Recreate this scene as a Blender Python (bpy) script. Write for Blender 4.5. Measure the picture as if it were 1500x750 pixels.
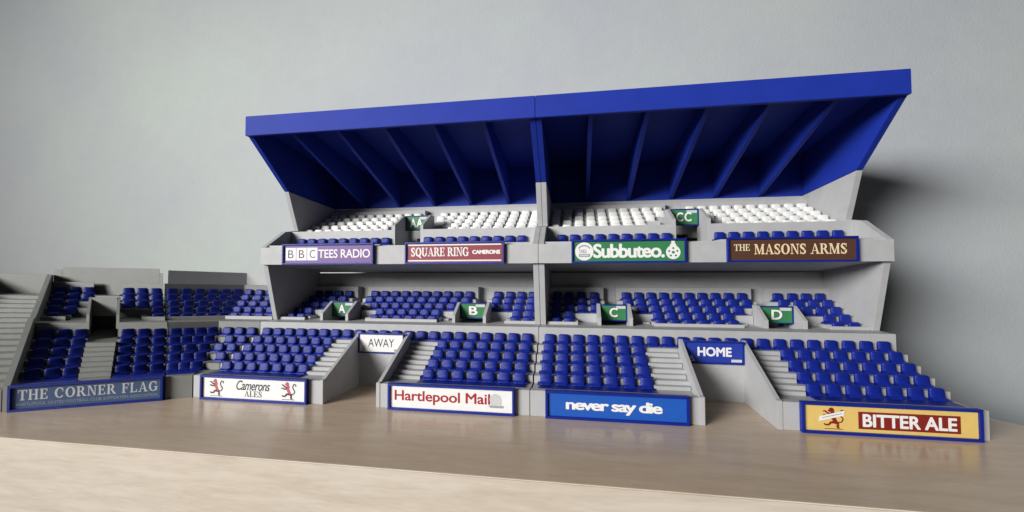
import bpy, bmesh, math, random
from mathutils import Vector, Matrix
random.seed(7)
S = bpy.context.scene
for o in list(bpy.data.objects): bpy.data.objects.remove(o)
COL = S.collection

# ------------------------------------------------------------------ camera
YAW, PITCH, ROLL = 0.1597, 0.0300, 0.0037
CAM = Vector((0.0363, -0.3094, 0.1132))
c_, s_ = math.cos(YAW), math.sin(YAW)
F = Vector((-s_, c_, 0)); R = Vector((c_, s_, 0)); U = Vector((0, 0, 1))
F2 = F*math.cos(PITCH)+U*math.sin(PITCH); U2 = U*math.cos(PITCH)-F*math.sin(PITCH)
RR = R*math.cos(ROLL)-U2*math.sin(ROLL); UU = R*math.sin(ROLL)+U2*math.cos(ROLL)
cd = bpy.data.cameras.new('camera'); cam = bpy.data.objects.new('camera', cd); COL.objects.link(cam)
m = Matrix.Identity(4)
for i in range(3):
    m[i][0] = RR[i]; m[i][1] = UU[i]; m[i][2] = -F2[i]; m[i][3] = CAM[i]
cam.matrix_world = m
cd.sensor_width = 36; cd.lens = 588.4/1500*36; cd.clip_start = 0.01; cd.clip_end = 50
S.camera = cam

# ------------------------------------------------------------------ light
W = bpy.data.worlds.new('World'); S.world = W; W.use_nodes = True
W.node_tree.nodes['Background'].inputs[0].default_value = (0.92, 0.95, 1.0, 1)
W.node_tree.nodes['Background'].inputs[1].default_value = 0.045
def area(name, loc, target, sx, sy, power, col, spread=180):
    l = bpy.data.lights.new(name, 'AREA'); l.shape = 'RECTANGLE'; l.size = sx; l.size_y = sy
    l.energy = power; l.color = col; l.spread = math.radians(spread)
    o = bpy.data.objects.new(name, l); COL.objects.link(o); o.location = loc
    o.rotation_euler = (Vector(target)-Vector(loc)).to_track_quat('-Z', 'Y').to_euler()
    return o
area('window_light', (-1.60, -1.68, 0.72), (0.27, 0.2, 0.16), 1.30, 0.62, 13.2, (1.0, 0.99, 0.965), 54)
S.view_settings.view_transform = 'Standard'; S.view_settings.look = 'None'
S.view_settings.exposure = 0.0; S.view_settings.gamma = 1
S.render.engine = 'CYCLES'

# ------------------------------------------------------------------ materials
def mat(name, col, rough=0.5, var=0.06, scale=60, bump=0.0, spec=0.5, bscale=900):
    M = bpy.data.materials.new(name); M.use_nodes = True; nt = M.node_tree; N = nt.nodes; L = nt.links
    b = N['Principled BSDF']; b.inputs['Roughness'].default_value = rough
    b.inputs['Specular IOR Level'].default_value = spec
    tc = N.new('ShaderNodeTexCoord'); nz = N.new('ShaderNodeTexNoise'); nz.inputs['Scale'].default_value = scale
    nz.inputs['Detail'].default_value = 5
    L.new(tc.outputs['Object'], nz.inputs['Vector'])
    r = N.new('ShaderNodeValToRGB'); L.new(nz.outputs['Fac'], r.inputs['Fac'])
    r.color_ramp.elements[0].position = 0.3; r.color_ramp.elements[1].position = 0.7
    r.color_ramp.elements[0].color = tuple(c*(1-var) for c in col)+(1,)
    r.color_ramp.elements[1].color = tuple(min(1, c*(1+var)) for c in col)+(1,)
    L.new(r.outputs['Color'], b.inputs['Base Color'])
    if bump:
        n2 = N.new('ShaderNodeTexNoise'); n2.inputs['Scale'].default_value = bscale; n2.inputs['Detail'].default_value = 3
        L.new(tc.outputs['Object'], n2.inputs['Vector'])
        # fine printing layers of the plastic
        wv = N.new('ShaderNodeTexWave'); wv.bands_direction = 'Z'; wv.inputs['Scale'].default_value = 1300
        wv.inputs['Distortion'].default_value = 1.0; L.new(tc.outputs['Object'], wv.inputs['Vector'])
        mx = N.new('ShaderNodeMath'); mx.operation = 'ADD'
        L.new(n2.outputs['Fac'], mx.inputs[0]); L.new(wv.outputs['Fac'], mx.inputs[1])
        bp = N.new('ShaderNodeBump'); bp.inputs['Strength'].default_value = bump; bp.inputs['Distance'].default_value = 0.0002
        L.new(mx.outputs[0], bp.inputs['Height']); L.new(bp.outputs['Normal'], b.inputs['Normal'])
    return M
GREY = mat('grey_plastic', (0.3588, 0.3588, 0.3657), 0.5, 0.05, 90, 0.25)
GREYD = mat('corner_shade_grey_plastic', (0.1750, 0.1780, 0.1650), 0.5, 0.06, 90, 0.25)  # same grey plastic with the corner's shade in its colour; reused for paint chips
BLUE = mat('blue_plastic', (0.0050, 0.0150, 0.190), 0.36, 0.10, 110, 0.22, 0.25)
ROOF = mat('roof_blue_plastic', (0.0105, 0.0280, 0.272), 0.55, 0.08, 40, 0.22, 0.15)
WHITE = mat('white_plastic', (0.6440, 0.6440, 0.6268), 0.4, 0.03, 110, 0.15)
BLACK = mat('black_print', (0.02, 0.02, 0.02), 0.5, 0.1)
def paper(name, col): return mat(name, col, 0.5, 0.03, 300, 0, 0.3)
PW = paper('white_paper', (0.6560, 0.6480, 0.6400)); PRED = paper('red_print', (0.2880, 0.0160, 0.0240))
PBLUE = paper('bright_blue_paper', (0.0090, 0.0750, 0.3600)); PYEL = paper('yellow_paper', (0.5850, 0.4125, 0.1275))
PGRN = paper('green_paper', (0.0298, 0.1606, 0.0595)); PPUR = paper('purple_paper', (0.1400, 0.0700, 0.2240))
PMAR = paper('maroon_paper', (0.2240, 0.0385, 0.0525)); PBRN = paper('brown_paper', (0.0700, 0.0315, 0.0196))
PSLA = paper('slate_blue_paper', (0.0490, 0.0840, 0.1680)); PNAV = paper('navy_paper', (0.0140, 0.0350, 0.2660))
PCRE = paper('cream_print', (0.6375, 0.5400, 0.3375)); PGRY = paper('grey_print', (0.2625, 0.2775, 0.2775))
PSIL = paper('pale_grey_print', (0.4500, 0.4650, 0.4650)); PLINE = paper('pale_slate_print', (0.2400, 0.2850, 0.3750))
PDRED = paper('dark_red_print', (0.1760, 0.0144, 0.0096)); PPINK = paper('rose_print', (0.4000, 0.0800, 0.1120))
PINK = paper('dark_ink', (0.0180, 0.0210, 0.0300)); PBROWN = paper('brown_ink', (0.0420, 0.0180, 0.0090))

# ------------------------------------------------------------------ helpers
class MB:
    def __init__(s, M=None): s.v = []; s.f = []; s.M = M
    def add(s, vs, fs):
        n = len(s.v); s.v += [tuple(s.M(*p)) if s.M else tuple(p) for p in vs]
        s.f += [tuple(i+n for i in f) for f in fs]; return s
    def box(s, x0, x1, y0, y1, z0, z1):
        return s.add([(x0,y0,z0),(x1,y0,z0),(x1,y1,z0),(x0,y1,z0),(x0,y0,z1),(x1,y0,z1),(x1,y1,z1),(x0,y1,z1)],
            [(0,3,2,1),(4,5,6,7),(0,1,5,4),(1,2,6,5),(2,3,7,6),(3,0,4,7)])
    def prism(s, x0, x1, P):              # polygon in (y, z), extruded along x
        n = len(P)
        return s.add([(x0,)+tuple(p) for p in P]+[(x1,)+tuple(p) for p in P],
            [tuple(range(n)), tuple(range(2*n-1, n-1, -1))]+[(i, n+i, n+(i+1)%n, (i+1)%n) for i in range(n)])
    def frame(s, x0, x1, z0, z1, w, y0, y1):   # picture frame in the xz plane
        s.box(x0, x1, y0, y1, z0, z0+w); s.box(x0, x1, y0, y1, z1-w, z1)
        s.box(x0, x0+w, y0, y1, z0+w, z1-w); return s.box(x1-w, x1, y0, y1, z0+w, z1-w)
    def mesh(s, name, mats, bevel=0, seg=2):
        me = bpy.data.meshes.new(name); me.from_pydata(s.v, [], s.f)
        for mm in (mats if isinstance(mats, (list, tuple)) else [mats]): me.materials.append(mm)
        bm = bmesh.new(); bm.from_mesh(me); bmesh.ops.recalc_face_normals(bm, faces=bm.faces)
        if bevel:
            try: bmesh.ops.bevel(bm, geom=[e for e in bm.edges if e.is_manifold and e.calc_face_angle(0) > 0.5], offset=bevel, segments=seg, affect='EDGES', clamp_overlap=True)
            except Exception: pass
        bm.to_mesh(me); bm.free(); return me
    def build(s, name, mats, parent=None, bevel=0, seg=2): return obj(name, s.mesh(name, mats, bevel, seg), parent)
def obj(name, me, parent=None):
    o = bpy.data.objects.new(name, me); COL.objects.link(o)
    if parent: o.parent = parent
    return o
def thing(name, loc=(0,0,0), rz=0):
    o = bpy.data.objects.new(name, None); COL.objects.link(o); o.location = loc; o.rotation_euler = (0,0,rz)
    o.empty_display_size = 0.01; return o
def tag(o, label=None, cat=None, group=None, kind=None):
    if label: o['label'] = label
    if cat: o['category'] = cat
    if group: o['group'] = group
    if kind: o['kind'] = kind
    return o
def copy_tree(o, parent=None):
    c = o.copy(); COL.objects.link(c); c.parent = parent
    for ch in [x for x in ALL_CHILDREN.get(o.name, [])]: copy_tree(ch, c)
    return c

# ------------------------------------------------------------------ shelf and wall
def wood(name, c0, c1, rough, grain_axis_scale):
    M = bpy.data.materials.new(name); M.use_nodes = True; nt = M.node_tree; N = nt.nodes; L = nt.links
    b = N['Principled BSDF']; b.inputs['Roughness'].default_value = rough
    tc = N.new('ShaderNodeTexCoord'); mp = N.new('ShaderNodeMapping'); mp.inputs['Scale'].default_value = grain_axis_scale
    mp.inputs['Rotation'].default_value = (0, 0.05, 0)
    L.new(tc.outputs['Object'], mp.inputs['Vector'])
    n1 = N.new('ShaderNodeTexNoise'); n1.inputs['Scale'].default_value = 9; n1.inputs['Detail'].default_value = 8; n1.inputs['Distortion'].default_value = 0.8
    n2 = N.new('ShaderNodeTexNoise'); n2.inputs['Scale'].default_value = 60; n2.inputs['Detail'].default_value = 6
    L.new(mp.outputs[0], n1.inputs['Vector']); L.new(mp.outputs[0], n2.inputs['Vector'])
    mx = N.new('ShaderNodeMixRGB'); mx.inputs['Fac'].default_value = 0.35
    L.new(n1.outputs['Fac'], mx.inputs[1]); L.new(n2.outputs['Fac'], mx.inputs[2])
    r = N.new('ShaderNodeValToRGB'); L.new(mx.outputs[0], r.inputs['Fac'])
    r.color_ramp.elements[0].position = 0.36; r.color_ramp.elements[1].position = 0.62
    r.color_ramp.elements[0].color = c0+(1,); r.color_ramp.elements[1].color = c1+(1,)
    L.new(r.outputs[0], b.inputs['Base Color'])
    bp = N.new('ShaderNodeBump'); bp.inputs['Strength'].default_value = 0.12; bp.inputs['Distance'].default_value = 0.0004
    L.new(n2.outputs['Fac'], bp.inputs['Height']); L.new(bp.outputs[0], b.inputs['Normal'])
    return M
WTOP = wood('shelf_top_veneer', (0.44, 0.338, 0.24), (0.51, 0.400, 0.295), 0.23, (2.2, 14, 14))
WEDGE = wood('shelf_edge_veneer', (0.47, 0.395, 0.315), (0.56, 0.49, 0.41), 0.45, (1.6, 10, 13))
YF = -0.0925
shelf = thing('shelf'); tag(shelf, 'pale beech veneer shelf that the whole stand model stands on, cream front edge', 'shelf')
me = bpy.data.meshes.new('shelf_board')
P = [(-1.4, YF), (0.43, YF), (0.3525, 0.0300), (0.3400, 0.0455), (0.338, 0.06), (0.338, 0.231), (-1.4, 0.231)]
mb = MB(); n = len(P); t = 0.0
mb.v = [(x, y, -0.0) for x, y in P]+[(x, y, -0.060) for x, y in P]
mb.f = [tuple(range(n)), tuple(range(2*n-1, n-1, -1))]+[(i, n+i, n+(i+1)%n, (i+1)%n) for i in range(n)]
top = mb.mesh('board', [WTOP], bevel=0.0006, seg=3); obj('board', top, shelf)
# light edging strip glued on the front
MB().box(-1.4, 0.43, YF-0.0016, YF-0.0001, -0.060, 0.0004).build('front_edging', WEDGE, shelf, bevel=0.0006)

def wall_mat():
    M = bpy.data.materials.new('painted_wall'); M.use_nodes = True; nt = M.node_tree; N = nt.nodes; L = nt.links
    b = N['Principled BSDF']; b.inputs['Roughness'].default_value = 0.75
    tc = N.new('ShaderNodeTexCoord'); n1 = N.new('ShaderNodeTexNoise'); n1.inputs['Scale'].default_value = 3.2; n1.inputs['Detail'].default_value = 3
    L.new(tc.outputs['Object'], n1.inputs['Vector'])
    r = N.new('ShaderNodeValToRGB'); L.new(n1.outputs['Fac'], r.inputs['Fac'])
    r.color_ramp.elements[0].position = 0.35; r.color_ramp.elements[1].position = 0.65
    r.color_ramp.elements[0].color = (0.362, 0.380, 0.405, 1); r.color_ramp.elements[1].color = (0.400, 0.437, 0.418, 1)
    n3 = N.new('ShaderNodeTexNoise'); n3.inputs['Scale'].default_value = 55; n3.inputs['Detail'].default_value = 9; n3.inputs['Roughness'].default_value = 0.75
    L.new(tc.outputs['Object'], n3.inputs['Vector'])
    r3 = N.new('ShaderNodeMapRange'); r3.inputs['From Min'].default_value = 0.3; r3.inputs['From Max'].default_value = 0.7
    r3.inputs['To Min'].default_value = 0.968; r3.inputs['To Max'].default_value = 1.028; L.new(n3.outputs['Fac'], r3.inputs['Value'])
    mm = N.new('ShaderNodeVectorMath'); mm.operation = 'SCALE'; L.new(r.outputs[0], mm.inputs[0]); L.new(r3.outputs[0], mm.inputs['Scale'])
    L.new(mm.outputs[0], b.inputs['Base Color'])
    n2 = N.new('ShaderNodeTexNoise'); n2.inputs['Scale'].default_value = 420; n2.inputs['Detail'].default_value = 5
    L.new(tc.outputs['Object'], n2.inputs['Vector'])
    bp = N.new('ShaderNodeBump'); bp.inputs['Strength'].default_value = 0.3; bp.inputs['Distance'].default_value = 0.0008
    L.new(n2.outputs['Fac'], bp.inputs['Height']); L.new(bp.outputs[0], b.inputs['Normal'])
    return M
YW = 0.232
wall = tag(MB().box(-2.6, 2.2, YW, YW+0.05, -1.2, 1.6).build('wall', wall_mat()), kind='structure')
for x_, z_, r_ in ((-.0310, .5010, .0011), (-.0262, .4970, .0016), (-.2460, .4740, .0009), (-.5610, .2500, .0009)):
    mk = MB(); n_ = 9; ang = [2*math.pi*i/n_ for i in range(n_)]; rr = [r_*random.uniform(.5, 1.1) for _ in ang]
    mk.add([(x_+q*math.cos(t), YW-.0002, z_+q*.7*math.sin(t)) for q, t in zip(rr, ang)]+[(x_, YW-.0006, z_)], [(i, (i+1)%n_, n_) for i in range(n_)])
    mk.build('paint_chip', BLACK if r_ > .001 else GREYD, wall)

# ------------------------------------------------------------------ seat shape
def seat_mesh(name, m):
    """bucket seat: rounded back, rounded cushion, low strip that joins it to its neighbours. origin: back, floor, centre"""
    bm = bmesh.new(); w = 0.0047
    prof = [(-0.0012, .0089, .58), (-0.0018, .0088, .76), (-0.0021, .0082, .93), (-0.0023, .0071, 1.0), (-0.0025, .0052, 1.0), (-0.0028, .0036, 1.0),
            (-0.0034, .0026, .99), (-0.0044, .0020, .97), (-0.0054, .0015, .93), (-0.0059, .0008, .89), (-0.0059, 0, .87)]
    cols = [-1, -.82, -.45, 0, .45, .82, 1]
    Fg = []; Rg = []
    for y, z, k in prof:
        d = -0.0006 if .0022 < z < .0083 else 0.0
        Fg.append([bm.verts.new((c*w*k, y+(d*(1-c*c) if y > -.0035 else 0)-(0 if abs(c) < .9 else -.0003), z-(d*.6*(1-c*c) if y <= -.0035 else 0))) for c in cols])
        Rg.append([bm.verts.new((c*w*k, -0.0004, z)) for c in cols])
    n = len(cols)-1
    for G in (Fg, Rg):
        for p, q in zip(G, G[1:]):
            for i in range(n): bm.faces.new((p[i], p[i+1], q[i+1], q[i]))
    for j in (0, n):
        for p, q, p2, q2 in zip(Fg, Fg[1:], Rg, Rg[1:]): bm.faces.new((p[j], q[j], q2[j], p2[j]))
    for r_ in (0, -1):
        for i in range(n): bm.faces.new((Fg[r_][i], Fg[r_][i+1], Rg[r_][i+1], Rg[r_][i]))
    for f in bm.faces: f.smooth = True
    # joining strip
    for (x0, x1, y0, y1, z0, z1) in ((-0.00664, 0.00664, -0.0052, -0.0006, 0.0, 0.0011),):
        vs = [bm.verts.new(p) for p in ((x0,y0,z0),(x1,y0,z0),(x1,y1,z0),(x0,y1,z0),(x0,y0,z1),(x1,y0,z1),(x1,y1,z1*1.6),(x0,y1,z1*1.6))]
        for f in ((0,3,2,1),(4,5,6,7),(0,1,5,4),(1,2,6,5),(2,3,7,6),(3,0,4,7)): bm.faces.new([vs[i] for i in f])
    bmesh.ops.recalc_face_normals(bm, faces=bm.faces)
    me = bpy.data.meshes.new(name); bm.to_mesh(me); bm.free(); me.materials.append(m)
    me.set_sharp_from_angle(angle=math.radians(50))
    return me
SEATB = seat_mesh('blue_seat', BLUE); SEATW = seat_mesh('white_seat', WHITE)
def seat(parent, x, y, z, rz=0, me=None):
    o = bpy.data.objects.new('seat', me or SEATB); COL.objects.link(o); o.parent = parent
    o.location = (x, y, z); o.rotation_euler = (random.uniform(-.012,.012), random.uniform(-.015,.015), rz+random.uniform(-.02,.02)); return o

# ------------------------------------------------------------------ section constants (metres)
WD = 0.30
TB = [0.0745, 0.0623, 0.0501, 0.0379, 0.0257]; TF = [0.0419, 0.0357, 0.0296, 0.0236, 0.0177]      # terrace row backs, floors (row 1 = top)
MBK = [0.1560, 0.1433, 0.1305, 0.1178, 0.1050]; MF = [0.0768, 0.0712, 0.0653, 0.0595, 0.0538]     # middle tier
UB = [0.1890, 0.1760, 0.1630, 0.1500, 0.1370]; UF = [0.1763, 0.1703, 0.1642, 0.1581, 0.1520]      # upper tier
FW, LG, LGW, LGB = 0.0194, 0.0566, 0.0755, 0.0965
CK = [0.0345+0.0442*k for k in range(22)]

def rows(mb, x0, x1, backs, floors, front, base, ids, last_back=None):
    """stepped treads between x0 and x1 for the row numbers ids (0 = top row)"""
    for i in ids:
        y0 = backs[i+1]+0.0010 if i+1 < len(backs) else front
        y1 = backs[i]+0.0010
        if i == 0 and last_back: y1 = last_back
        mb.box(x0, x1, y0, y1, base, floors[i])
def half_steps(mb, x0, x1, backs, floors, ids):
    for i in ids:
        yb = backs[i]+0.0010; rise = (floors[i-1]-floors[i])/2
        mb.box(x0, x1, yb-0.0056, yb, floors[i]+1e-5, floors[i]+rise)

def build_module():
    mod = thing('stand_module')
    X = lambda a: a*WD
    g = 0.00015                                # hairline gap to the neighbour
    xa, xb = g, WD-g
    # ---- lower terrace
    mb = MB()
    for a, b in ((xa, X(.42)), (X(.58), xb)):
        mb.box(a, b, 0, 0.0062, 0, FW)
        e0, e1 = (X(.0012), 0) if a < .1 else (0, X(.0012))
        rows(mb, a+e0, b-e1, TB, TF, 0.0062, 0, (0, 1, 2, 3, 4))
    mb.box(X(.42), X(.58), 0.0560, TB[0]+0.0010, 0.0, TF[0])
    mb.box(xa, xb, LGW, LGB, 0, LG)            # ledge
    ter = mb.build('lower_terrace', GREY, mod, bevel=0.0003)
    mb = MB(); half_steps(mb, X(.318), X(.408), TB, TF, (1, 2, 3, 4)); mb.build('aisle_steps', GREY, ter, bevel=0.0002)
    mb = MB(); half_steps(mb, X(.592), X(.676), TB, TF, (1, 2, 3, 4)); mb.build('aisle_steps', GREY, ter, bevel=0.0002)
    for k, c in enumerate(CK): seat(ter, X(c), TB[0], TF[0])
    for i in range(1, 5):
        for k in list(range(7))+list(range(15, 22)): seat(ter, X(CK[k]), TB[i], TF[i])
    for a, b in ((.4095, .4212), (.5788, .5905)):
        MB().prism(X(a), X(b), [(-.0004, 0), (-.0004, FW+.0006), (.0030, FW+.0010), (0.0600, 0.0512), (0.0600, 0)]).build('exit_wall', GREY, mod, bevel=0.0003)
    for a, b in ((.0175, .3155), (.6815, .9795)):
        MB().box(X(a), X(b), .0066, .0190, TF[4]-.0004, TF[4]+.0011).build('seat_rail', BLUE, ter, bevel=0.0002)
    # ---- middle tier
    mb = MB()
    floorz = 0.0566-0.0002
    o0, o1 = .703, .801
    for mir in (0, 1):
        mx = (lambda a: 1-a) if mir else (lambda a: a)
        def bx(a, b, *r):
            p, q = sorted((mx(a), mx(b))); mb.box(X(p)+(g if p == 0 else 0), X(q)-(g if q == 1 else 0), *r)
        def rw(a, b, ids, lb=None):
            p, q = sorted((mx(a), mx(b))); rows(mb, X(p)+(g if p == 0 else 0), X(q)-(g if q == 1 else 0), MBK, MF, LGB, 0.05, ids, lb)
        rw(.5, .635, (0, 1, 2, 3, 4)); rw(.635, .69, (0, 1, 2)); bx(.635, .69, LGB, MBK[3]+.001, .05, floorz)
        rw(.69, o0, (0, 1)); rw(.876, 1, (0, 1, 2, 3, 4)); rw(o1+.011, .876, (0, 1, 2)); bx(o1+.011, .876, LGB, MBK[3]+.001, .05, floorz)
        rw(o1, o1+.011, (0, 1))
        bx(o0, o1, LGB, .150, .050, .0540)                      # tunnel floor
        bx(o0, .735, MBK[2]+.001, .1570, .0690, MF[1]); bx(.78, o1, MBK[2]+.001, .1570, .0690, MF[1]); bx(.735, .78, MBK[2]+.001, .1655, .0690, MF[1])
        bx(o0, .735, MBK[1]+.001, MBK[0]+.001, MF[1]+1e-5, MF[0]); bx(.78, o1, MBK[1]+.001, MBK[0]+.001, MF[1]+1e-5, MF[0])
        bx(o0, o1, .121, MBK[2]+.001, .0690, MF[1]-1e-4)
        bx(.5, .735, .157, .160, .0500 if False else .0690, .0908); bx(.78, 1, .157, .160, .0690, .0908)
        bx(.5, .735, .160, .1655, .0690, .0906); bx(.78, 1, .160, .1655, .0690, .0906)
        # half steps of the aisles
        bx(.640, .662, .1245, .1309, floorz, .0595); bx(.836, .872, .1245, .1309, floorz, .0595)
        bx(.640, .662, .1110, .1180, floorz, .0585)
    mid = mb.build('middle_tier', GREY, mod, bevel=0.0002)
    for a, b in ((.365, .635), (.876, .981), (.019, .124)):
        MB().box(X(a), X(b), LGB, LGB+.0022, LG-.0005, .0594).build('parapet', GREY, mid, bevel=0.0002)
    mc = [.5+.0444*(j-4.5) for j in range(10)]; sc = [.8165, .8635, .9080, .9520]
    for i in range(5):
        js = (range(10), range(10), range(1, 9), range(2, 8), range(2, 8))[i]
        for j in js: seat(mid, X(mc[j]), MBK[i], MF[i])
        for c in (sc if i < 3 else sc[2:]):
            seat(mid, X(c), MBK[i], MF[i]); seat(mid, X(1-c), MBK[i], MF[i])
    for a in (.188, .2885, .6915, .801):
        MB().prism(X(a), X(a+.0112), [(LGB-.0005, .050), (LGB-.0005, .0640), (.1145, .0760), (.1225, .0760), (.1225, .050)]).build('opening_wall', GREY, mid, bevel=0.0002)
    MB().box(X(.0185), X(.9815), .1657, .1690, .0500, .1074).build('back_wall', GREY, mod, bevel=0.0002)
    for a in (0, 1):
        x0, x1 = (g, .0055) if a == 0 else (WD-.0055, WD-g)
        MB().prism(x0, x1, [(.0940, LG), (.0785, .1176), (.1690, .1176), (.1690, LG)]).build('side_panel', GREY, mod, bevel=0.0002)
    # ---- balcony and upper tier
    mb = MB()
    mb.prism(xa, xb, [(.0744, .1177), (.0744, .1362), (.0790, .1362), (.0790, .1215), (.1690, .1125), (.1690, .1085), (.0860, .1177)])
    bal = mb.build('balcony', GREY, mod, bevel=0.0002)
    mb = MB()
    for a, b in ((.0185, .4505), (.5495, .9815)):
        mb.box(X(a), X(b), .0792, .1140, .1300, .1385)
    mb.box(X(.4505), X(.5495), .0792, .150, .1300, .1372)
    mb.build('balcony_floor', GREY, bal, bevel=0.0002)
    for a, b in ((.0185, .4505), (.5495, .9815)):
        MB().box(X(a), X(b), .1142, .1175, .1300, .1566).build('rear_balcony_wall', GREY, bal, bevel=0.0002)
    for k in range(9):
        seat(bal, X(.070+.0434*k), .1130, .1390); seat(bal, X(1-.070-.0434*k), .1130, .1390)
    mb = MB()
    for mir in (0, 1):
        mx = (lambda a: 1-a) if mir else (lambda a: a)
        def rw(a, b, ids, lb=None):
            p, q = sorted((mx(a), mx(b))); rows(mb, X(p), X(q), UB, UF, .1177, .146, ids, lb)
        def bx(a, b, *r):
            p, q = sorted((mx(a), mx(b))); mb.box(X(p), X(q), *r)
        rw(.0185, .375, (0, 1, 2, 3, 4)); rw(.375, .425, (0, 1, 2)); rw(.425, .4445, (0, 1)); bx(.375, .4445, .1177, UB[3]+.001, .146, .1520)
        rw(.4445, .47, (0, 1)); bx(.47, .5, UB[2]+.001, .200, .150, UF[1])
        bx(.0185, .47, .190, .1985, .150, .1893)
        bx(.385, .415, .142, .1500, .152, .1552)
    up = mb.build('upper_tier', GREY, mod, bevel=0.0002)
    for i, n_ in enumerate((10, 10, 9, 8, 8)):
        for k in range(n_):
            c = .043+.0441*k; seat(up, X(c), UB[i], UF[i], me=SEATW); seat(up, X(1-c), UB[i], UF[i], me=SEATW)
    for a in (.4393, .5497):
        MB().prism(X(a), X(a+.011), [(.0780, .1362), (.1060, .1375), (.1060, .1590), (.1300, .1735), (.1370, .1735), (.1370, .1372)] if False else [(.1145, .1372), (.1145, .1618), (.1400, .1756), (.1500, .1756), (.1500, .1372)]).build('opening_wall', GREY, up, bevel=0.0002)
    MB().box(X(.0185), X(.9815), .1987, .2030, .1100, .1950).build('upper_back_wall', GREY, mod, bevel=0.0002)
    for a in (0, 1):
        x0, x1 = (g, .0055) if a == 0 else (WD-.0055, WD-g)
        MB().prism(x0, x1, [(.0746, .1360), (.1050, .1556), (.1262, .1590), (.1090, .2030), (.2030, .1952), (.2030, .1100), (.1690, .1178), (.0792, .1178), (.0792, .1358)]).build('upper_side_panel', GREY, mod, bevel=0.0002)
    # ---- roof
    rf = MB().prism(xa, xb, [(.0560, .2690), (.2060, .2470), (.2060, .1956), (.2020, .1956), (.2020, .2435), (.0560, .2650)]).build('roof', ROOF, mod, bevel=0.0002)
    MB().prism(xa, xb, [(.0515, .2504), (.0515, .2706), (.0560, .2706), (.0560, .2504)]).build('fascia', ROOF, rf, bevel=0.0003)
    for a in (0, 1):
        x0, x1 = (g, .0055) if a == 0 else (WD-.0055, WD-g)
        MB().prism(x0, x1, [(.0562, .2504), (.0562, .2648), (.2018, .2433), (.2018, .1958), (.1088, .2035)]).build('roof_side', ROOF, rf, bevel=0.0002)
    for k in range(1, 6):
        x = X(k/6.0)
        MB().prism(x-.0021, x+.0021, [(.0562, .2520), (.0562, .2645), (.2018, .2430), (.2018, .1962), (.1700, .2085)]).build('rib', ROOF, rf, bevel=0.0002)
    return mod
modR = build_module()
ALL_CHILDREN = {}
for o in COL.objects:
    if o.parent: ALL_CHILDREN.setdefault(o.parent.name, []).append(o)
modL = copy_tree(modR); modL.location = (-WD, 0, 0)
tag(modR, 'right hand roofed grandstand section with the blue HOME sign over its exit', 'model grandstand', 'roofed grandstand sections')
tag(modL, 'left hand roofed grandstand section with the white AWAY sign over its exit', 'model grandstand', 'roofed grandstand sections')

# ------------------------------------------------------------------ corner
def lerp(a, b, t): return [p+(q-p)*t for p, q in zip(a, b)]
# plan control lines at b = 0, ledge, upper riser : (x, y, dz)
BL = [0.0, 0.0755, 0.157]
CL = [(-0.4165, -0.0545, 0), (-0.4860, 0.0006, 0.0054), (-0.5647, 0.0619, 0.0087)]
CR = [(-0.3190, -0.0085, 0), (-0.3804, 0.0449, 0.0019), (-0.4390, 0.0890, 0.0057)]
KK = [(-0.3003, -0.0005, 0), (-0.3490, 0.0735, 0.0), (-0.3890, 0.1500, 0.0017)]
MM = [(-0.3003, 0, 0), (-0.3003, 0.0755, 0), (-0.3003, 0.157, 0)]
def curve(Pts, b):
    if b <= BL[1]: t = b/BL[1]; return lerp(Pts[0], Pts[1], t)
    t = (b-BL[1])/(BL[2]-BL[1]); return lerp(Pts[1], Pts[2], t)
def mapper(A, B):
    def M(s, b, z):
        p = lerp(curve(A, b), curve(B, b), s)
        k = min(1, max(0, z/0.02)) if b > 0.001 else 0
        return (p[0], p[1], z+p[2]*k)
    return M
MC = mapper(CL, CR); MA = mapper(CR, KK); MBm = mapper(KK, MM)
def head(M, s, b, z, turn=0.5):
    p0 = Vector(M(s-0.02, b, z)); p1 = Vector(M(s+0.02, b, z)); d = p1-p0
    return math.atan2(d.y, d.x)
def cseat(parent, M, s, b, z, extra=0.0):
    p = M(s, b, z); o = seat(parent, p[0], p[1], p[2]-0.0001, head(M, s, b, z)+extra); return o

blk = thing('corner_block')
tag(blk, 'grey corner seating block with central stair behind THE CORNER FLAG board', 'model grandstand')
g = 0.004
mb = MB(MC)
mb.box(g, 1-g, 0, .0062, 0, FW)
for a, b in ((g, .42), (.63, 1-g)):
    rows(mb, a, b, TB, TF, .0062, 0, (0, 1, 2, 3, 4)); mb.box(a, b, LGW, .090, 0, LG)
# fine stair in the middle
ns = 9
for i in range(ns):
    y0 = .0062+i*(.058-.0062)/ns; mb.box(.42, .63, y0, y0+(.058-.0062)/ns, 0, .0155+i*.0032)
mb.box(.42, .63, .058, .1443, 0, .040)
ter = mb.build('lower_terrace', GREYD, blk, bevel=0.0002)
for i in range(5):
    for s in (.125, .245, .362, .700, .818, .935): cseat(ter, MC, s, TB[i], TF[i], .48)
for a, b in ((.065, .415), (.640, .990)): MB(MC).box(a, b, .0066, .0190, TF[4]-.0004, TF[4]+.0011).build('seat_rail', BLUE, ter, bevel=0.0002)
mb = MB(MC)
def crows(a, b, ids, base=.0): rows(mb, a, b, MBK, MF, .090, base, ids)
crows(g, .26, (0, 1, 2, 3, 4)); crows(.26, .40, (0, 1, 2)); mb.box(.26, .40, .090, MBK[3]+.001, 0, .0563)
mb.box(.40, .62, MBK[1]+.001, .157, 0, MF[0]); mb.box(.40, .62, .1035, MBK[1]+.001, .066, .0712)
crows(.62, .80, (0, 1, 2)); mb.box(.62, .80, .090, MBK[3]+.001, 0, .0563); crows(.80, 1-g, (0, 1, 2, 3, 4))
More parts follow.
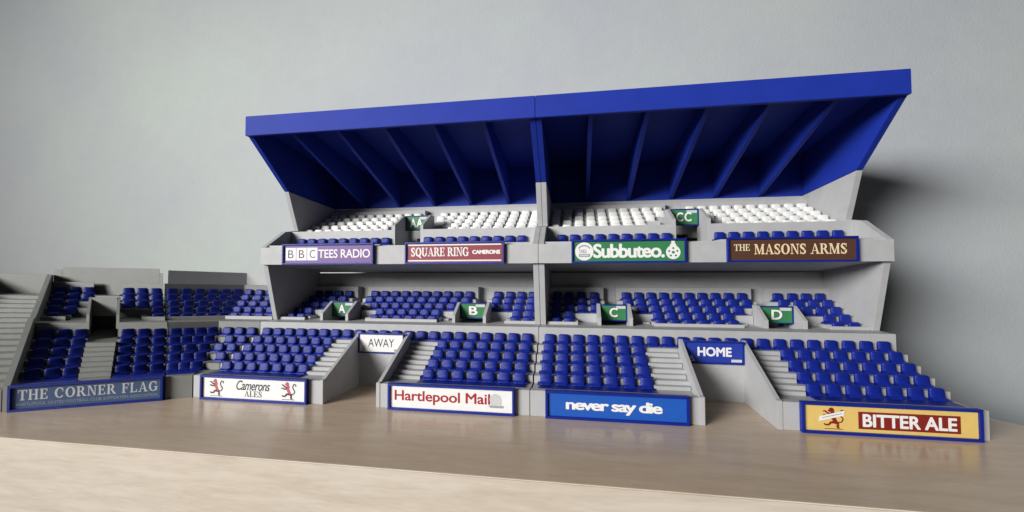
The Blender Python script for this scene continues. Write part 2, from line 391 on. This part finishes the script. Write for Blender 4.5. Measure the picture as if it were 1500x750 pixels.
mb.box(g, .40, .157, .160, .06, .0908); mb.box(.63, 1-g, .157, .160, .06, .0908)
mb.box(g, 1-g, .160, .166, .06, .0760)
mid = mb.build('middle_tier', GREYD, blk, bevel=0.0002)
for i, L_ in enumerate(((.125, .245, .362, .70, .818, .935), (.125, .245, .362, .70, .818, .935), (.125, .245, .70, .818, .935), (.125, .245, .935), (.125, .935))):
    for s in L_: cseat(mid, MC, s, MBK[i], MF[i], .48)
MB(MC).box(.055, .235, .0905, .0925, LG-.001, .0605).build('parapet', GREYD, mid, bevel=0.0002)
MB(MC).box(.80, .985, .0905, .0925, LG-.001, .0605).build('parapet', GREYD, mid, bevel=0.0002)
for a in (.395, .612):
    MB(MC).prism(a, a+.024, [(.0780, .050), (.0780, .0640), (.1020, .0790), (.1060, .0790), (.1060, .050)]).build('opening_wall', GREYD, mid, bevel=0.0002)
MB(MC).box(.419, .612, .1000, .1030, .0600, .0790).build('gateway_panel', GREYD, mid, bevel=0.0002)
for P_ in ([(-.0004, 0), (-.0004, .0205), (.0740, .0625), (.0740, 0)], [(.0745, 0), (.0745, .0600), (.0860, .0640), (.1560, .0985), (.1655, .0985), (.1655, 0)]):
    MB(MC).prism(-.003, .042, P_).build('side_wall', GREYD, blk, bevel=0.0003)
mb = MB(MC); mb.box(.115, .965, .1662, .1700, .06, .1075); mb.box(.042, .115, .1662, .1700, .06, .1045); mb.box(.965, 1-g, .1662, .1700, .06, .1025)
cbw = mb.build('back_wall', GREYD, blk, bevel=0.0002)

wdg = thing('corner_wedge')
tag(wdg, 'bent grey seating wedge between the corner block and the roofed stand', 'model grandstand')
mbs = []
terw = MB(MA)
for M_ in (MA, MBm):
    terw.M = M_
    e = 0.0
    terw.box(0.012 if M_ is MA else 0, 1, 0, .0062, 0, FW) if M_ is MA else None
    rows(terw, 0.012 if M_ is MA else 0, 1, TB, TF, .0062, 0, (0, 1, 2, 3, 4))
    terw.box(0.012 if M_ is MA else 0, 1, LGW, .0925, 0, LG)
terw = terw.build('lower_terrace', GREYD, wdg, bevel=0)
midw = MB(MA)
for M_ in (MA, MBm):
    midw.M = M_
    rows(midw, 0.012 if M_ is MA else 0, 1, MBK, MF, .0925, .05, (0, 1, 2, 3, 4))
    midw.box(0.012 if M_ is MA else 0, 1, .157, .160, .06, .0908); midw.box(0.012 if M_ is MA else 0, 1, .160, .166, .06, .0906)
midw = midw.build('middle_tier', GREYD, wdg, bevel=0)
MB(MA).box(.03, .97, .0066, .0190, TF[4]-.0004, TF[4]+.0011).build('seat_rail', BLUE, terw, bevel=0.0002)
for M_, a, b in ((MA, .02, 1), (MBm, 0, 1)):
    MB(M_).box(a, b, .0930, .0950, LG-.001, .0600).build('parapet', GREY, midw, bevel=0.0002)
for i, (na, nb) in enumerate(((4, 3), (4, 2), (3, 2), (3, 1), (3, 0))):
    for k in range(na): cseat(terw, MA, (k+.62)/(na+.12), TB[i], TF[i], .15)
    for k in range(nb):
        L_ = abs(curve(KK, TB[i])[0]+.3003); cseat(terw, MBm, max(.05, 1-(.0078+.0140*k)/L_), TB[i], TF[i])
for i, (na, nb) in enumerate(((6, 6), (6, 5), (5, 5), (5, 5), (5, 4))):
    for k in range(na): cseat(midw, MA, (k+.6)/(na+.1), MBK[i], MF[i], .1)
    for k in range(nb): cseat(midw, MBm, (k+.5)/nb, MBK[i], MF[i])
mb = MB(MA); mb.box(.05, 1, .1662, .1700, .06, .106); mb.M = MBm; mb.box(0, 1, .1662, .1700, .06, .106)
mb.build('back_wall', GREY, wdg)

stc = thing('corner_stairway')
tag(stc, 'grey corner stairway block at the far left edge with bare steps and no seats', 'model stairs')
mb = MB(MC); ns = 17; b0, b1 = .0, .150
for i in range(ns):
    y0 = b0+i*(b1-b0)/ns; mb.box(-.60, -.008, y0, y0+(b1-b0)/ns, 0, .017+i*.0037)
mb.box(-.60, -.008, b1, .166, 0, .017+(ns-1)*.0037)
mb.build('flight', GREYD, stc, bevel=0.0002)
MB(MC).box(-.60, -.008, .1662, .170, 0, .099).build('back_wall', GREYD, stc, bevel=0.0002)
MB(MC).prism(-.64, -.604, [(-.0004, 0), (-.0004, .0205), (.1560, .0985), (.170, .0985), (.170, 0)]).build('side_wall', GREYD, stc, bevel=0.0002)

# ------------------------------------------------------------------ lettering
def islands_z(me, step=5e-4):
    bm = bmesh.new(); bm.from_mesh(me); seen = set(); k = 0
    bm.verts.ensure_lookup_table()
    for v in bm.verts:
        if v.index in seen: continue
        st = [v]; seen.add(v.index); comp = []
        while st:
            a = st.pop(); comp.append(a)
            for e in a.link_edges:
                o = e.other_vert(a)
                if o.index not in seen: seen.add(o.index); st.append(o)
        for a in comp: a.co.z += k*step
        k += 1
    bm.to_mesh(me); bm.free()
def text_mesh(s, offset=0, shear=0, spacing=1.0):
    base = text_plain(s, shear, spacing)
    if not offset: return base
    v = []; f = []                      # heavier weight: the same print struck several times
    src = [tuple(x.co) for x in base.vertices]; fs = [tuple(p.vertices) for p in base.polygons]; nd = 12
    for i in range(nd):
        a = 2*math.pi*i/nd; n0 = len(v); dz = i*5e-4*1.31
        v += [(x+math.cos(a)*offset, y+math.sin(a)*offset*.85, z+dz) for x, y, z in src]; f += [tuple(j+n0 for j in p) for p in fs]
    me = bpy.data.meshes.new('bold'); me.from_pydata(v, [], f); return me
def text_plain(s, shear=0, spacing=1.0):
    cu = bpy.data.curves.new('t', 'FONT'); cu.body = s; cu.size = 1; cu.shear = shear; cu.space_character = spacing
    cu.resolution_u = 4
    o = bpy.data.objects.new('t', cu); COL.objects.link(o); bpy.context.view_layer.update()
    me = bpy.data.meshes.new_from_object(o.evaluated_get(bpy.context.evaluated_depsgraph_get()))
    bpy.data.objects.remove(o); bpy.data.curves.remove(cu); islands_z(me); return me

# serif capitals: glyphs of quads (thick stems, thin bars, slab serifs) in a 1-high box; (width, [polygons])
def ser(x0, x1, y, d=0.07): return [(x0, y), (x1, y), (x1, y+d), (x0, y+d)]
def bar(x0, y0, x1, y1, w): return [(x0-w/2, y0), (x0+w/2, y0), (x1+w/2, y1), (x1-w/2, y1)]
def arc(cx, cy, rx, ry, a0, a1, wt, wn, n=14):
    """arc ribbon, thick where it runs vertical, thin where horizontal"""
    out = []
    for i in range(n):
        q = []
        for t in (i/n, (i+1)/n):
            a = math.radians(a0+(a1-a0)*t); w = wn+(wt-wn)*abs(math.cos(a))
            q.append(((cx+rx*math.cos(a), cy+ry*math.sin(a)), (cx+(rx-w)*math.cos(a), cy+(ry-w*0.85)*math.sin(a))))
        out.append([q[0][0], q[1][0], q[1][1], q[0][1]])
    return out
T_, N_ = 0.17, 0.07
GL = {
 'T': (.74, [ser(0, .74, .93), bar(.37, 0, .37, .93, T_), ser(.2, .54, 0), [(0,.93),(0,.72),(.05,.72),(.09,.93)], [(.74,.93),(.74,.72),(.69,.72),(.65,.93)]]),
 'H': (.84, [bar(.17, 0, .17, 1, T_), bar(.67, 0, .67, 1, T_), ser(.02, .32, 0), ser(.02, .32, .93), ser(.52, .82, 0), ser(.52, .82, .93), ser(.2, .64, .47)]),
 'E': (.68, [bar(.17, 0, .17, 1, T_), ser(.02, .64, 0), ser(.02, .62, .93), ser(.2, .48, .48), [(.64,0),(.66,.26),(.60,.26),(.54,.06)], [(.62,1),(.62,.75),(.57,.75),(.52,.94)], [(.45,.36),(.50,.36),(.50,.66),(.45,.66)]]),
 'F': (.64, [bar(.17, 0, .17, 1, T_), ser(.02, .34, 0), ser(.02, .62, .93), ser(.2, .46, .48), [(.62,1),(.62,.74),(.57,.74),(.52,.94)], [(.44,.36),(.49,.36),(.49,.66),(.44,.66)]]),
 'L': (.66, [bar(.17, 0, .17, 1, T_), ser(.02, .62, 0), ser(.02, .33, .93), [(.62,0),(.64,.28),(.58,.28),(.52,.06)]]),
 'I': (.36, [bar(.18, 0, .18, 1, T_), ser(.03, .33, 0), ser(.03, .33, .93)]),
 'N': (.84, [bar(.15, 0, .15, 1, N_), bar(.70, 0, .70, 1, N_), [(.12,1),(.30,1),(.74,0),(.62,0)], ser(.03, .28, 0), ser(.03, .24, .93), ser(.58, .84, .93)]),
 'M': (1.02, [bar(.15, 0, .15, 1, N_), bar(.84, 0, .84, 1, T_), [(.12,1),(.30,1),(.56,.12),(.46,0)], [(.80,1),(.88,1),(.54,0),(.46,0)], ser(.03, .28, 0), ser(.03, .2, .93), ser(.70, .99, 0), ser(.82, .99, .93)]),
 'A': (.84, [[(.10,0),(.17,0),(.44,1),(.38,1)], [(.60,0),(.78,0),(.48,1),(.36,1)], ser(.22, .62, .28, .06), ser(.0, .26, 0), ser(.52, .86, 0)]),
 'R': (.80, [bar(.17, 0, .17, 1, T_), ser(.02, .33, 0), ser(.02, .35, .93), ser(.2, .42, .46, .06)]+arc(.36, .73, .28, .27, -90, 90, .17, .07)+[[(.34,.48),(.50,.50),(.80,0),(.60,0)], ser(.62, .84, 0, .06)]),
 'O': (.86, arc(.43, .5, .40, .52, 0, 360, .18, .07, 28)),
 'Q': (.86, arc(.43, .5, .40, .52, 0, 360, .18, .07, 28)+[[(.36,.12),(.52,.16),(.84,-.22),(.66,-.20)]]),
 'C': (.80, arc(.43, .5, .40, .52, 48, 318, .18, .07, 24)+[[(.66,.62),(.73,.62),(.73,.98),(.68,.98)]]),
 'G': (.86, arc(.43, .5, .40, .52, 48, 312, .18, .07, 24)+[[(.66,.64),(.73,.64),(.73,.98),(.68,.98)], bar(.70, .06, .70, .44, T_), ser(.5, .84, .40)]),
 'S': (.64, arc(.32, .75, .26, .27, 30, 262, .15, .08, 14)+arc(.32, .25, .27, .27, 82, -150, .15, .08, 14)+[[(.12,.62),(.26,.72),(.54,.42),(.40,.32)], [(.52,.68),(.57,.68),(.57,1.0),(.52,.98)], [(.06,.0),(.11,.02),(.11,.34),(.06,.34)]]),
 'U': (.84, [bar(.18, .3, .18, 1, T_), bar(.68, .3, .68, 1, N_), ser(.02, .34, .93), ser(.56, .82, .93)]+arc(.405, .32, .31, .34, 180, 360, .16, .07, 14)),
 ' ': (.34, []),
}
def serif_mesh(s, grow=0.0, gap=0.04):
    me = bpy.data.meshes.new('serif'); v = []; f = []; x = 0; k = 0
    for ch in s:
        w, polys = GL[ch]
        for P_ in polys:
            cx = sum(p[0] for p in P_)/len(P_); cy = sum(p[1] for p in P_)/len(P_); n0 = len(v)
            for px, py in P_:
                dx, dy = px-cx, py-cy; l = math.hypot(dx, dy) or 1
                v.append((x+px+dx/l*grow, py+dy/l*grow, k*5e-4))
            f.append(tuple(range(n0, n0+len(P_)))); k += 1
            k %= 12
        x += w+gap
    me.from_pydata(v, [], f); return me

class Sign:
    """signboard, local frame: x right, z up, y into the scene; origin bottom centre"""
    def __init__(s, name, w, h, face_mat, loc, rz=0, bw=0.0013, depth=0.0036, frame_mat=None, recess=0.0017, plane=None):
        s.t = thing(name, loc, rz); s.w, s.h = w, h
        MB().frame(-w/2, w/2, 0, h, bw, -depth, 0).build('frame', frame_mat or BLUE, s.t, bevel=0.0002)
        s.y = -depth+recess
        MB().box(-w/2+bw*.98, w/2-bw*.98, s.y, -0.00005, bw*.98, h-bw*.98).build('face', face_mat, s.t)
        s.x0, s.x1, s.z0, s.z1 = -w/2+bw, w/2-bw, bw, h-bw; s.k = 0
    def fit(s, me, m, u0, u1, v0, v1, name='lettering', layer=1):
        """place flat mesh so its bounds fill fractions u0..u1, v0..v1 of the face"""
        xs = [v.co.x for v in me.vertices]; ys = [v.co.y for v in me.vertices]
        ax, bx_, ay, by = min(xs), max(xs), min(ys), max(ys)
        X0 = s.x0+(s.x1-s.x0)*u0; X1 = s.x0+(s.x1-s.x0)*u1; Z0 = s.z0+(s.z1-s.z0)*v0; Z1 = s.z0+(s.z1-s.z0)*v1
        kx = (X1-X0)/(bx_-ax); kz = (Z1-Z0)/(by-ay)
        for v in me.vertices:
            x, y, z = v.co
            v.co = (X0+(x-ax)*kx, s.y-0.00003*layer-z*0.0025, Z0+(y-ay)*kz)
        me.materials.clear(); me.materials.append(m)
        return obj(name, me, s.t)
    def poly(s, polys, m, name='emblem', layer=1):
        """polygons in face units: x in face heights from the left edge, y 0..1"""
        hh = s.z1-s.z0; v = []; f = []
        for k, P_ in enumerate(polys):
            n0 = len(v)
            v += [(s.x0+x*hh, s.y-0.00004*layer-k*3e-6, s.z0+y*hh) for x, y in P_]; f.append(tuple(range(n0, len(v))))
        me = bpy.data.meshes.new(name); me.from_pydata(v, [], f); me.materials.append(m); return obj(name, me, s.t)
    def rect(s, u0, u1, v0, v1, m, name='panel', layer=1):
        a = (s.x1-s.x0)/(s.z1-s.z0); return s.poly([[(u0*a, v0), (u1*a, v0), (u1*a, v1), (u0*a, v1)]], m, name, layer)
def circ(cx, cy, r, n=28, ry=None): return [(cx+r*math.cos(2*math.pi*i/n), cy+(ry or r)*math.sin(2*math.pi*i/n)) for i in range(n)]
def ribbon(pts, w, w2=None):
    out = []; n = len(pts)
    for i in range(n-1):
        (x0, y0), (x1, y1) = pts[i], pts[i+1]; l = math.hypot(x1-x0, y1-y0); nx, ny = -(y1-y0)/l, (x1-x0)/l
        a = w+((w2 or w)-w)*i/(n-1); b = w+((w2 or w)-w)*(i+1)/(n-1)
        out.append([(x0+nx*a/2, y0+ny*a/2), (x0-nx*a/2, y0-ny*a/2), (x1-nx*b/2, y1-ny*b/2), (x1+nx*b/2, y1+ny*b/2)])
    return out
def lion(cx, sc, sy=.5, flip=1):
    """rampant beast facing left, about 1 high"""
    def T(ps): return [[(cx+flip*(x-.5)*sc, sy+(y-.5)*sc) for x, y in p] for p in ps]
    body = [[(.42,.74),(.52,.84),(.62,.76),(.60,.60),(.68,.42),(.74,.30),(.62,.22),(.54,.34),(.44,.50),(.38,.62)],
            [(.34,.88),(.40,.96),(.50,.98),(.58,.90),(.58,.80),(.48,.76),(.38,.78),(.31,.82)]]
    limbs = ribbon([(.44,.68),(.30,.72),(.20,.82),(.12,.80)], .09, .05)+ribbon([(.42,.60),(.28,.58),(.18,.64),(.10,.60)], .09, .05)
    limbs += ribbon([(.58,.30),(.44,.32),(.36,.20),(.22,.18),(.14,.24)], .12, .06)+ribbon([(.66,.32),(.74,.22),(.68,.10),(.78,.06)], .13, .07)
    tail = ribbon([(.72,.30),(.88,.34),(.94,.48),(.84,.60),(.80,.74),(.88,.88),(1.0,.84),(.98,.74)], .055, .05)
    base = [[(.16,.0),(.92,.0),(.92,.03),(.16,.03)]]
    return T(body), T(limbs+tail+base)

FH = 0.0202     # board height on the front wall
def board(name, x0, x1, fm, label, fmat=None):
    s = Sign(name, x1-x0, FH+.0008, fm, ((x0+x1)/2, -0.0002, 0.0), frame_mat=fmat, bw=.0019)
    tag(s.t, label, 'advertising board', 'advertising boards on the front walls'); return s
XW = lambda a: a*WD
# Bitter Ale
s = board('advertising_board', XW(.625), XW(.9785), PYEL, 'yellow BITTER ALE board with red beast on the far right front wall')
s.rect(.325, .905, .13, .80, PDRED)
s.fit(text_mesh('BITTER ALE', .034, 0, 1.0), PW, .35, .885, .22, .72, layer=3)
b1, b2 = lion(1.02, .86, .50); s.poly(b1+b2, PDRED, 'beast_emblem', 2)
s.poly([[(.52,.36),(1.42,.62),(1.46,.82),(.56,.56)]], PW, 'beast_sash', 7)
s.poly(ribbon([(.64,.50),(1.36,.70)], .03), PGRY, 'sash_print', 9)
# never say die
s = board('advertising_board', XW(.040), XW(.3835), PBLUE, 'bright blue never say die board on the front wall right of the centre seam')
s.fit(text_mesh('never say die', .046, 0, .86), PNAV, .132, .838, .155, .765, 'letter_shadow', 2)
s.fit(text_mesh('never say die', .034, 0, .86), PW, .135, .835, .17, .76, layer=6)
# Hartlepool Mail
s = board('advertising_board', XW(-.3825), XW(-.038), PW, 'white Hartlepool Mail board with red letters, left of the centre seam')
s.fit(text_mesh('Hartlepool Mail', .022, 0, .98), PRED, .035, .825, .18, .80, layer=1)
s.poly([circ(5.02, .56, .27, 20, .26), [(4.80,.30),(4.80,.6),(4.90,.6),(4.90,.30)], [(4.98,.30),(4.98,.6),(5.08,.6),(5.08,.30)], [(5.18,.30),(5.18,.6),(5.28,.6),(5.28,.30)]], PSIL, 'ship_emblem', 3)
s.poly([[(4.68,.30),(5.40,.30),(5.34,.20),(4.78,.20)]], PGRY, 'ship_hull', 8)
# Camerons ales
s = board('advertising_board', XW(-.965), XW(-.6225), PW, 'white Camerons ALES board with two red lions near the corner wedge')
s.fit(text_mesh('Camerons', .012, .32, .92), PINK, .335, .665, .42, .90, layer=2)
s.fit(serif_mesh('ALES', .0), PINK, .415, .585, .10, .40, layer=2)
for cx in (.75, 4.80):
    b1, b2 = lion(cx, .88, .50); s.poly(b1, PPINK, 'lion_emblem', 2); s.poly(b2, PBROWN, 'lion_limbs', 4)
# Corner flag
fl = Vector(MC(.045, -.0002, 0)); fr = Vector(MC(1.0, -.0002, 0)); d = fr-fl
s = Sign('advertising_board', d.length, FH+.0008, PSLA, tuple((fl+fr)/2), math.atan2(d.y, d.x), bw=.0020)
tag(s.t, 'slate blue THE CORNER FLAG board on the front of the corner block at far left', 'advertising board', 'advertising boards on the front walls')
s.fit(serif_mesh('THE CORNER FLAG', .012, .10), PSIL, .035, .975, .38, .88, layer=1)
s.fit(text_mesh('HARTLEPOOL UNITED FOOTBALL CLUB SUPPORTERS ASSOCIATION', .0, 0, 1.05), PLINE, .03, .975, .13, .27, 'small_print', layer=1)

# balcony boards
def bboard(x0, x1, fm, label):
    s = Sign('advertising_board', x1-x0, .0218, fm, ((x0+x1)/2, .0742, .1176), bw=.0017)
    tag(s.t, label, 'advertising board', 'advertising boards on the balcony'); return s
s = bboard(XW(.105), XW(.446), PGRN, 'green Subbuteo board with round badge and white ball, on the balcony')
s.poly([circ(.55, .5, .46)], PW, 'badge', 1)
s.poly([r_ for a in range(5) for r_ in ribbon([(.55+.33*math.cos(math.radians(150-a*24)), .5+.30*math.sin(math.radians(150-a*24))), (.55+.33*math.cos(math.radians(126-a*24)), .5+.30*math.sin(math.radians(126-a*24)))], .07)]+[[(.28,.22),(.84,.22),(.84,.38),(.28,.38)]], PGRY, 'badge_print', 3)
s.fit(text_mesh('TABLE', .03, 0, 1), PGRY, .052, .125, .42, .60, 'badge_lettering', layer=3)
s.poly([[(.34,.26),(.78,.26),(.78,.34),(.34,.34)]], PSIL, 'badge_line', 12)
s.fit(text_mesh('Subbuteo.', .032, 0, .90), PW, .185, .83, .16, .88, layer=1)
a = (s.x1-s.x0)/(s.z1-s.z0)
s.poly([circ(a-.52, .42, .34), circ(a-.52, .93, .09, 16), [(a-.62,.86),(a-.42,.86),(a-.26,.55),(a-.78,.55)]], PW, 'ball_emblem', 1)
s.poly([circ(a-.52, .42, .075, 6)]+[circ(a-.52+.2*math.cos(t), .42+.2*math.sin(t), .052, 6) for t in [math.radians(90+72*i) for i in range(5)]]+[circ(a-.52, .04, .03, 8)], PGRN, 'ball_spots', 5)
s = bboard(XW(.5595), XW(.9045), PBRN, 'dark brown THE MASONS ARMS board on the balcony')
for me_, m_, l_, dd in ((serif_mesh('MASONS ARMS', .05, .03), PDRED, 1, .006), (serif_mesh('MASONS ARMS', .015, .03), PCRE, 18, 0)):
    s.fit(me_, m_, .205-dd, .93+dd, .27-dd*5, .77+dd*5, layer=l_)
s.fit(serif_mesh('THE', .015, .03), PCRE, .04, .17, .45, .77, layer=18)
s = bboard(XW(-.9045), XW(-.5595), PPUR, 'purple BBC TEES RADIO board on the balcony')
for i in range(3): s.poly([[(.10+i*.68,.15),(.74+i*.68,.15),(.74+i*.68,.87),(.10+i*.68,.87)]], PW, 'letter_square', 1)
a = (s.x1-s.x0)/(s.z1-s.z0)
for i, ch in enumerate('BBC'): s.fit(text_mesh(ch, .0), PINK, (.10+i*.68+.15)/a, (.10+i*.68+.50)/a, .28, .74, layer=3)
s.fit(text_mesh('TEES RADIO', .012, 0, .96), PW, .395, .975, .28, .76, layer=1)
s = bboard(XW(-.4465), XW(-.1085), PMAR, 'maroon SQUARE RING CAMERONS board with white lines, on the balcony')
s.fit(serif_mesh('SQUARE RING', .025, .02), PW, .045, .655, .22, .80, layer=1)
s.fit(text_mesh('CAMERONS', .06, 0, .94), PW, .69, .975, .42, .64, layer=1)
s.rect(.005, .985, .90, .97, PW, 'white_line'); s.rect(.005, .985, .05, .12, PW, 'white_line')

# entrance signs
def esign(x0, x1, y, z0, z1, fm, label, bw=.0012):
    s = Sign('entrance_sign', x1-x0, z1-z0, fm, ((x0+x1)/2, y, z0), bw=bw, depth=.0024, recess=.0008)
    tag(s.t, label, 'sign', 'entrance signs in the openings'); return s
def corner_marks(s, m1, m2, tagm):
    s.poly([[(.08,.05),(.42,.05),(.25,.36)]], m1, 'triangle_mark', 2); s.poly([[(.17,.09),(.33,.09),(.25,.24)]], m2, 'triangle_centre', 4)
    s.rect(.80, .985, .03, .17, tagm, 'small_tag', 2); s.rect(.83, .95, .075, .115, m1 if m1 is not PW else PSIL, 'tag_print', 4)
s = esign(XW(.4215), XW(.5785), .0556, .0318, .0509, PNAV, 'blue HOME sign with white letters over the right exit', .0014)
s.fit(text_mesh('HOME', .04, 0, 1.0), PW, .20, .81, .30, .78, layer=1); corner_marks(s, PSIL, PNAV, PSIL)
s = esign(XW(-.5785), XW(-.4215), .0556, .0318, .0509, PW, 'white AWAY sign with dark letters over the left exit', .0014)
s.fit(text_mesh('AWAY', .0, 0, 1.0), PINK, .20, .80, .28, .76, layer=1); corner_marks(s, PGRY, PSIL, PGRY)
def lsign(x0, x1, y, z0, z1, ch, label, u0, u1):
    s = esign(x0, x1, y, z0, z1, PGRN, label, .0011)
    s.fit(text_mesh(ch, .06, 0, 1.15), BLACK, u0-.02, u1+.02, .15, .87, 'letter_outline', 1)
    s.fit(text_mesh(ch, .03, 0, 1.15), PW, u0, u1, .19, .84, layer=3); s.rect(.60, .98, .78, .97, PSIL, 'small_tag', 1)
for off, ch, wh in ((-WD, 'A', 'leftmost opening under the balcony'), (0, 'C', 'opening under the balcony just right of the centre seam')):
    lsign(off+XW(.1998), off+XW(.2880), .1150, .0588, .0757, ch, 'green %s sign in the %s' % (ch, wh), (.26 if ch == 'A' else .32), (.60 if ch == 'A' else .66))
for off, ch, wh in ((-WD, 'B', 'opening left of the centre seam'), (0, 'D', 'rightmost opening under the balcony')):
    lsign(off+XW(.7035), off+XW(.8005), .1150, .0588, .0757, ch, 'green %s sign in the %s' % (ch, wh), .32, .68)
for off, ch, wh in ((-WD, 'AA', 'left'), (0, 'CC', 'right')):
    lsign(off+XW(.4512), off+XW(.5488), .1440, .1580, .1758, ch, 'green %s sign with white letters in the upper tier, %s stand section' % (ch, wh), (.16 if ch == 'AA' else .20), (.74 if ch == 'AA' else .78))
